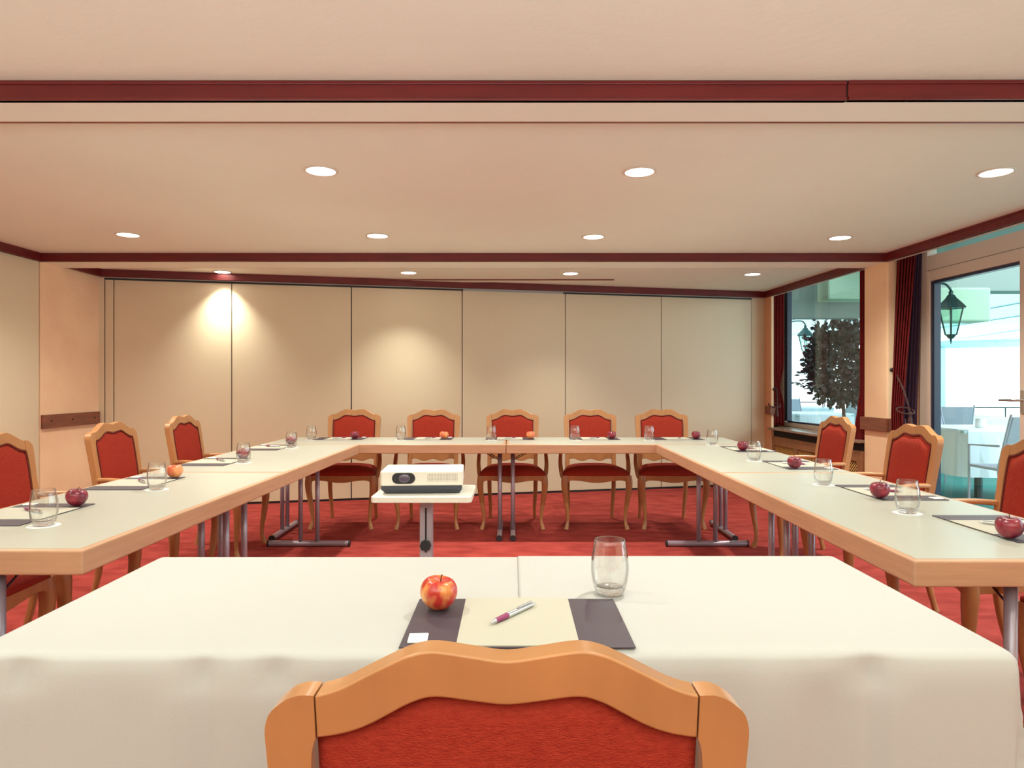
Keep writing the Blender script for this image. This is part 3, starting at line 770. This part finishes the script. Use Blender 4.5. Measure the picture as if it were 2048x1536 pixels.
def pill(cx_,cz,hw_,hh,y0,y1,n=12):
    b=B(); pts=[]
    for k in range(n+1): a_=-PI/2+PI*k/n; pts.append((cx_+hw_-hh+hh*math.cos(a_),cz+hh*math.sin(a_)))
    for k in range(n+1): a_=PI/2+PI*k/n; pts.append((cx_-hw_+hh+hh*math.cos(a_),cz+hh*math.sin(a_)))
    m_=len(pts); b.v=[(x,y0,z) for x,z in pts]+[(x,y1,z) for x,z in pts]
    b.f=[tuple(range(m_)),tuple(range(m_,2*m_))[::-1]]+[(j,(j+1)%m_,m_+(j+1)%m_,m_+j) for j in range(m_)]
    return b
lw = pill(-.073,.064,.047,.0225,-.0015,.004).obj('lens_window', M['proj_dark'], pj)
pill(-.073,.064,.044,.0195,-.0025,-.001).obj('bezel', M['black'], lw)
ls = B(); n=24
for (rr_,yy) in ((.0185,-.0028),(.018,-.004),(.012,-.006),(.0005,-.007)):
    for j in range(n):
        t=2*PI*j/n; ls.v.append((-.070+rr_*math.cos(t)*1.25,yy,.064+rr_*math.sin(t)))
for i in range(3):
    for j in range(n): ls.f.append((i*n+j,i*n+(j+1)%n,(i+1)*n+(j+1)%n,(i+1)*n+j))
ls.obj('lens', M['lens'], lw, True)
vb=B()
for i in range(20):
    for j in range(6):
        x=.026+i*.0062; z=.052+j*.0056
        vb.box((x-.0012,-.0008,z-.0012),(x+.0012,.001,z+.0012))
vo = vb.obj('vent_grille', M['vent'], pj); vo['kind']='stuff'
B().box((-.11,.06,.0905),(-.04,.10,.0925)).obj('control_panel', M['proj_white'], pj, bevel=.001)

# ---------------------------------------------------------------- curtains
def curtain(name, label, path, z0, z1, gather, mm, folds, amp, ph=0):
    # path(z)-> (p0,p1) plan end points at height z
    v=[];f=[];n=folds*8;m_=40
    for j in range(m_+1):
        q=j/m_; z=z1+(z0-z1)*q; a,b_ = gather(q)
        a=Vector(a); b_=Vector(b_); d=(b_-a); nn=Vector((-d.y,d.x)).normalized()
        for i in range(n+1):
            t=i/n; w_=amp*math.sin(2*PI*folds*t+ph+.6*math.sin(3*q))*(.8+.2*math.sin(5*t+q*2))
            p=a+d*t+nn*w_; v.append((p.x,p.y,z))
    for j in range(m_):
        for i in range(n): k=j*(n+1)+i; f.append((k,k+1,k+n+2,k+n+1))
    o=mk(name,v,f,mm,None,True); s_=o.modifiers.new('thick','SOLIDIFY'); s_.thickness=.003
    tag(o,label,'curtain'); return o
def mix(a,b_,t): return tuple(x+(y-x)*t for x,y in zip(a,b_))
def g1(q):   # main curtain beside the pillar, pulled back at q~.75
    k=min(1,q/.62); o_=max(0,(q-.66)/.34)
    a=(3.195-.062*k-.01*o_,5.645); b_=(3.33-.135*k+.05*o_,5.60-.02*k)
    return a,b_
curtain('curtain','long red curtain hanging against the camera side of the pillar',None,.02,2.5,g1,M['curtain'],6,.024)
curtain('curtain','dark plum curtain lining tucked behind the red curtain by the door',None,.02,2.5,lambda q:((3.34-.10*min(1,q/.62),5.675),(3.41-.05*min(1,q/.62),5.66)),M['curtain_dk'],4,.012,1)
curtain('curtain','narrow red curtain on the window side of the pillar',None,.66,2.5,lambda q:((XR(6.1)+.055,6.075),(XR(6.15)+.020-.012*max(0,(q-.7)/.3),6.13+.10*max(0,(q-.75)/.25))),M['curtain'],3,.010,2)
curtain('curtain','red curtain gathered at the far side of the window by the partition',None,.71,2.5,lambda q:((XR(7.98)+.02+.035*math.exp(-((q-.74)/.08)**2),8.02),(XR(8.1)+.215-.05*math.exp(-((q-.74)/.08)**2),8.06)),M['curtain'],5,.020,.5)
def tieback(label, hook, p_mid, kn, tas):
    r = thing('curtain_tieback', label, 'tieback', hook)
    h=Vector(hook)
    hk = B().tube([(0,0,0),(0,-.03,0),(0,-.04,.012)], .006, 8); hk.tube([(0,0,0),(0,-.012,0)],.018,14)
    hk.obj('hook', M['black'], r, True)
    p=[Vector(q)-h for q in (hook,p_mid,kn)]; p[0]=Vector((0,-.03,0))
    path=cr([tuple(q) for q in p],10); rb=B()
    for ph in (0,PI):
        tw=[]
        for i,q in enumerate(path):
            a_=i*1.1+ph; tw.append((q[0]+.0045*math.cos(a_),q[1]+.0045*math.sin(a_),q[2]))
        rb.tube(tw,.005,6)
    k=Vector(kn)-h
    # loop round the curtain
    rb.tube([(k.x+.075*math.sin(a_)*.9-.01,k.y+.05-.055*math.cos(a_),k.z+.05*(1-math.cos(a_*1.0))*.5) for a_ in [i*2*PI/16 for i in range(17)]],.006,6)
    rb.obj('rope', M['rope'], r, True)
    tb=B(); kk=tuple(k)
    tb.lathe([(.001,.018),(.012,.014),(.016,.0),(.010,-.014),(.008,-.02),(.014,-.035),(.020,-.10),(.017,-.105),(.001,-.104)],kk,12)
    tb.obj('tassel', M['rope'], r, True)
    return r
tieback('brown rope tieback with tassel hooked to the pillar beside the door',(3.17,5.698,1.318),(3.158,5.50,1.14),(3.185,5.46,.960),None)
tieback('brown rope tieback with tassel on the far curtain beside the partition',(XR(7.95)+.035,7.918,1.14),(XR(7.95)+.06,7.90,1.10),(XR(7.95)+.05,7.88,.93),None)

# ---------------------------------------------------------------- terrace outside
tf = B().prism([(XW(YB)+.12,YB-.5),(13.5,YB-.5),(13.5,18),(12.4,20.2),(7,20.2),(XW(16)+.1,16),(XW(9)+.12,9.0)], -.14, -.02).obj('floor', M['terrace']); struct(tf,'teal terrace carpet outside')
struct(box('wall_terrace', (2.6,9.15,-.02),(3.3,16,3.2), M['ext_wall']))
def ext(name,label,cat,a,b_,m,bevel=.01): return tag(box(name,a,b_,m,None,bevel),label,cat)
ext('terrace_beam','grey green terrace beam seen high through the door','beam',(4.2,8.1,2.30),(9.5,8.35,3.0),M['ext_grey'])
ext('terrace_beam','grey green terrace beam seen high through the far window','beam',(3.4,8.50,2.02),(4.35,8.7,2.62),M['ext_grey'])
ext('heater_box','pale green box hanging behind the lantern seen through the door','box',(4.78,7.78,1.915),(5.46,8.1,2.30),M['ext_green'],.02)
ext('heater_box','pale green box under the eave outside the far window','box',(3.66,7.9,2.18),(4.3,8.2,2.62),M['ext_green'],.02)
struct(box('trim_19',(3.75,-3,2.62),(5.0,8.75,2.72),M['ext_grey']))
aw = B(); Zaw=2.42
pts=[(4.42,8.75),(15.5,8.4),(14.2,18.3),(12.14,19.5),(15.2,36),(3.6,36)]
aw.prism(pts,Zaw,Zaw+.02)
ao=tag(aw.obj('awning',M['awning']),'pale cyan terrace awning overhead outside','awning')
for k in range(9):
    x=4.9+k*1.25
    B().tube([(x,8.5,Zaw-.015),(x+2.2,19 if x+2.2>12 else 34,Zaw-.015)],.012,4).obj('rib',M['ext_frame'],ao)
for (a,b_) in (((14.2,18.3),(12.14,19.5)),((12.14,19.5),(15.2,36))):
    B().tube([(a[0],a[1],Zaw-.10),(b_[0],b_[1],Zaw-.10)],.11,4,sq=False).obj('edge_beam',M['ext_frame'],ao)
tag(box('terrace_post',(11.98,19.35,-.02),(12.3,19.65,Zaw-.2),M['ext_frame'],None,.02),'pale blue post at the awning corner','post')
rl_ = thing('terrace_railing','thin dark railing along the terrace edge','railing')
pl=[(5.2,15.6),(7.6,15.2),(7.3,12.0),(12.5,11.6)]
for z in (.79,.4):
    B().tube([(x,y,z) for x,y in pl],.013,6).obj('rail',M['lantern'],rl_)
for (a,b_) in zip(pl,pl[1:]):
    for k in range(4):
        t=k/4; x=a[0]+(b_[0]-a[0])*t; y=a[1]+(b_[1]-a[1])*t
        B().tube([(x,y,-.02),(x,y,.79)],.012,6).obj('post',M['lantern'],rl_)
def lantern(label, c, s_, arm):
    r=thing('lantern',label,'lantern',c)
    cg=B(); n=6
    cg.lathe([(.001,0.02),(.02,.02),(.03,.03),(.045,.05),(.052,.055),(.05,.06)],(0,0,0),6)
    rf=B().lathe([(.13,.30),(.135,.305),(.10,.345),(.05,.395),(.035,.42),(.02,.43),(.022,.455),(.008,.47),(.001,.50)],(0,0,0),6); rf.obj('roof',M['lantern'],r)
    for j in range(n):
        t=2*PI*j/n; cg.tube([(.05*math.cos(t),.05*math.sin(t),.055),(.108*math.cos(t),.108*math.sin(t),.305)],.006,5)
    cg.tube([(0,0,.02),(0,0,-.03)],[.012,.003],6)
    cg.obj('cage',M['lantern'],r)
    B().lathe([(.046,.06),(.10,.30)],(0,0,0),6).obj('glazing',M['lantern_glass'],r)
    B().tube(cr([(0,0,.47),(arm[0]*.15,arm[1]*.15,.53),(arm[0]*.6,arm[1]*.6,.50),(arm[0],arm[1],.30)],6),.010,6).obj('bracket',M['lantern'],r)
    r.scale=(s_,s_,s_); return r
lantern('verdigris lantern hanging outside the glazed door',(4.07,6.33,1.60),1.0,(-.50,-.02))
lantern('small lantern hanging outside the far window beside the tree',(4.62,10.75,1.66),1.0,(-.42,0))
tag(box('terrace_post',(4.10,10.65,-.02),(4.22,10.85,2.45),M['ext_grey'],None,.01),'grey post carrying the small lantern','post')
# potted tree
tr=thing('potted_tree','dense tree, leaves painted dark as backlit, in a pot outside the far window','tree',(4.46,9.2,-.02))
B().lathe([(.14,0),(.19,.32),(.20,.34),(.17,.34),(.165,.30),(.001,.30)],n=20).obj('pot',M['pot'],tr,True)
B().tube(cr([(0,0,.28),(.02,.01,.7),(-.01,0,1.2),(.01,0,1.7)],5),[.03]*5+[.024]*5+[.012]*6,8).obj('trunk',M['bark'],tr,True)
rnd=random.Random(3); lv=B()
def leaf(c,L,d,nrm):
    d=d.normalized(); s_=d.cross(nrm).normalized()*L*.30; k=len(lv.v)
    pts=[c,c+d*L*.35+s_,c+d*L*.75+s_*.8,c+d*L,c+d*L*.75-s_*.8,c+d*L*.35-s_]
    lv.v+=[tuple(p) for p in pts]; lv.f.append(tuple(range(k,k+6)))
for i in range(4300):
    while 1:
        u=Vector((rnd.uniform(-1,1),rnd.uniform(-1,1),rnd.uniform(-1,1)))
        if u.length<1: break
    if i%3: u=u.normalized()*rnd.uniform(.72,1.0)
    kk=1+.13*math.sin(5*u.x+3*u.z)*math.cos(4*u.y-6*u.z)-.08*rnd.random(); c=Vector((u.x*.46*kk,u.y*.46*kk,1.47+u.z*.56*kk))
    if u.z>.6: c.x*=1.1
    d=Vector((u.x+rnd.uniform(-.8,.8),u.y+rnd.uniform(-.8,.8),u.z+rnd.uniform(-.6,.9)))
    leaf(c,rnd.uniform(.05,.10),d,Vector((rnd.uniform(-1,1),rnd.uniform(-1,1),rnd.uniform(-1,1))))
for i in range(60):
    a_=rnd.uniform(0,2*PI); el=rnd.uniform(-.5,1.3); d=Vector((math.cos(a_)*math.cos(el),math.sin(a_)*math.cos(el),math.sin(el)))
    base=Vector((0,0,1.5))+Vector((d.x*.42,d.y*.42,d.z*.52)); Ls=rnd.uniform(.08,.30)
    for k in range(9):
        c=base+d*Ls*k/8; leaf(c,.085,d+Vector((rnd.uniform(-1,1),rnd.uniform(-1,1),rnd.uniform(-.3,1)))*.9,Vector((rnd.uniform(-1,1),rnd.uniform(-1,1),1)))
fo_=lv.obj('foliage',M['leaf'],tr); fo_['kind']='stuff'
# terrace tables and chairs
def ttable(label,x,y,s_=.45,z=.75):
    r=thing('terrace_table',label,'table',(x,y,-.02))
    B().prism([(-s_,-s_),(s_,-s_),(s_,s_),(-s_,s_)],z-.03,z-.004).obj('tabletop',M['ext_frame'],r)
    B().tube([(0,0,0),(0,0,z-.03)],.04,8).obj('pedestal',M['lantern'],r)
    b=B(); n=40; prof=[(0,z),(.35,z-.25),(1,z-.62)]
    def ringpt(t,out,zz):
        c_=math.cos(t); sn=math.sin(t); k=1/max(abs(c_),abs(sn)); return ((s_*k+out)*c_,(s_*k+out)*sn,zz)
    for (o_,zz,am) in ((0,z,0),(.012,z-.02,0),(.02,z-.2,.01),(.03,z-.48,.02)):
        for j in range(n):
            t=2*PI*j/n+.05; b.v.append(ringpt(t,o_+am*math.sin(9*t),zz))
    for i in range(3):
        for j in range(n): b.f.append((i*n+j,i*n+(j+1)%n,(i+1)*n+(j+1)%n,(i+1)*n+j))
    b.f.append(tuple(range(n)))
    cl_=b.obj('terrace_tablecloth',M['ext_cloth']); cl_.location=(x,y,-.014); tag(cl_,'pale blue white cloth draped on the '+label,'tablecloth')
    return r
ttable('terrace table directly outside the glazed door',5.02,7.35)
ttable('terrace table farther out beyond the door',6.5,9.9)
ttable('terrace table just beyond the potted tree',4.90,11.1)
ttable('terrace table at the far railing outside the window',5.9,13.9)
tc=thing('terrace_chair','grey woven terrace chair behind the table outside the door','chair',(5.1,8.15,-.02),group='grey woven terrace chairs')
b=B(); b.strip([(-.21,.93),(.21,.93)],[(-.23,.46),(.23,.46)],.18,.20,lambda z:(z-.45)*.3); b.obj('backrest',M['wicker'],tc,bevel=.01)
box('seat',(-.23,-.22,.43),(.23,.22,.455),M['wicker'],tc,.008)
for sx in (-1,1):
    B().tube([(sx*.235,-.20,0),(sx*.235,-.20,.64),(sx*.235,.20,.66)],.012,6).obj('leg',M['wicker'],tc)
    B().tube([(sx*.235,.26,0),(sx*.235,.19,.45),(sx*.22,.335,.95)],.012,6).obj('leg',M['wicker'],tc)
for (x,y,rz,l) in ((4.62,6.35,PI,'grey woven terrace chair nearest the glazed door'),(5.85,7.6,-PI/2,'grey woven terrace chair on the far side of the table outside the door'),
    (5.75,9.1,PI*.95,'grey woven terrace chair at the farther table beyond the door'),(6.5,10.8,0,'grey woven terrace chair at the railing beyond the door'),
    (4.78,11.95,PI*.06,'grey woven terrace chair seen under the tree through the window'),(5.35,12.9,0,'grey woven terrace chair behind the table beyond the tree'),
    (6.5,13.1,PI,'grey woven terrace chair at the far railing table')):
    dup(tc,(x,y,-.02),rz,l)
tag(B().lathe([(.001,0),(.05,0),(.055,.01),(.05,.10),(.045,.10),(.04,.01),(.001,.01)],(4.98,7.25,.737),16).obj('table_bowl',M['white'],None,True),'small white bowl on the terrace table outside the door','bowl')

# behind-frame closure
struct(B().prism([(XL-.4,YB-.4),(XW(YB)+.3,YB-.4),(XW(9)+.2,9.1),(XL-.4,9.1)],2.63,2.75).obj('trim_18',M['dark_gap']))
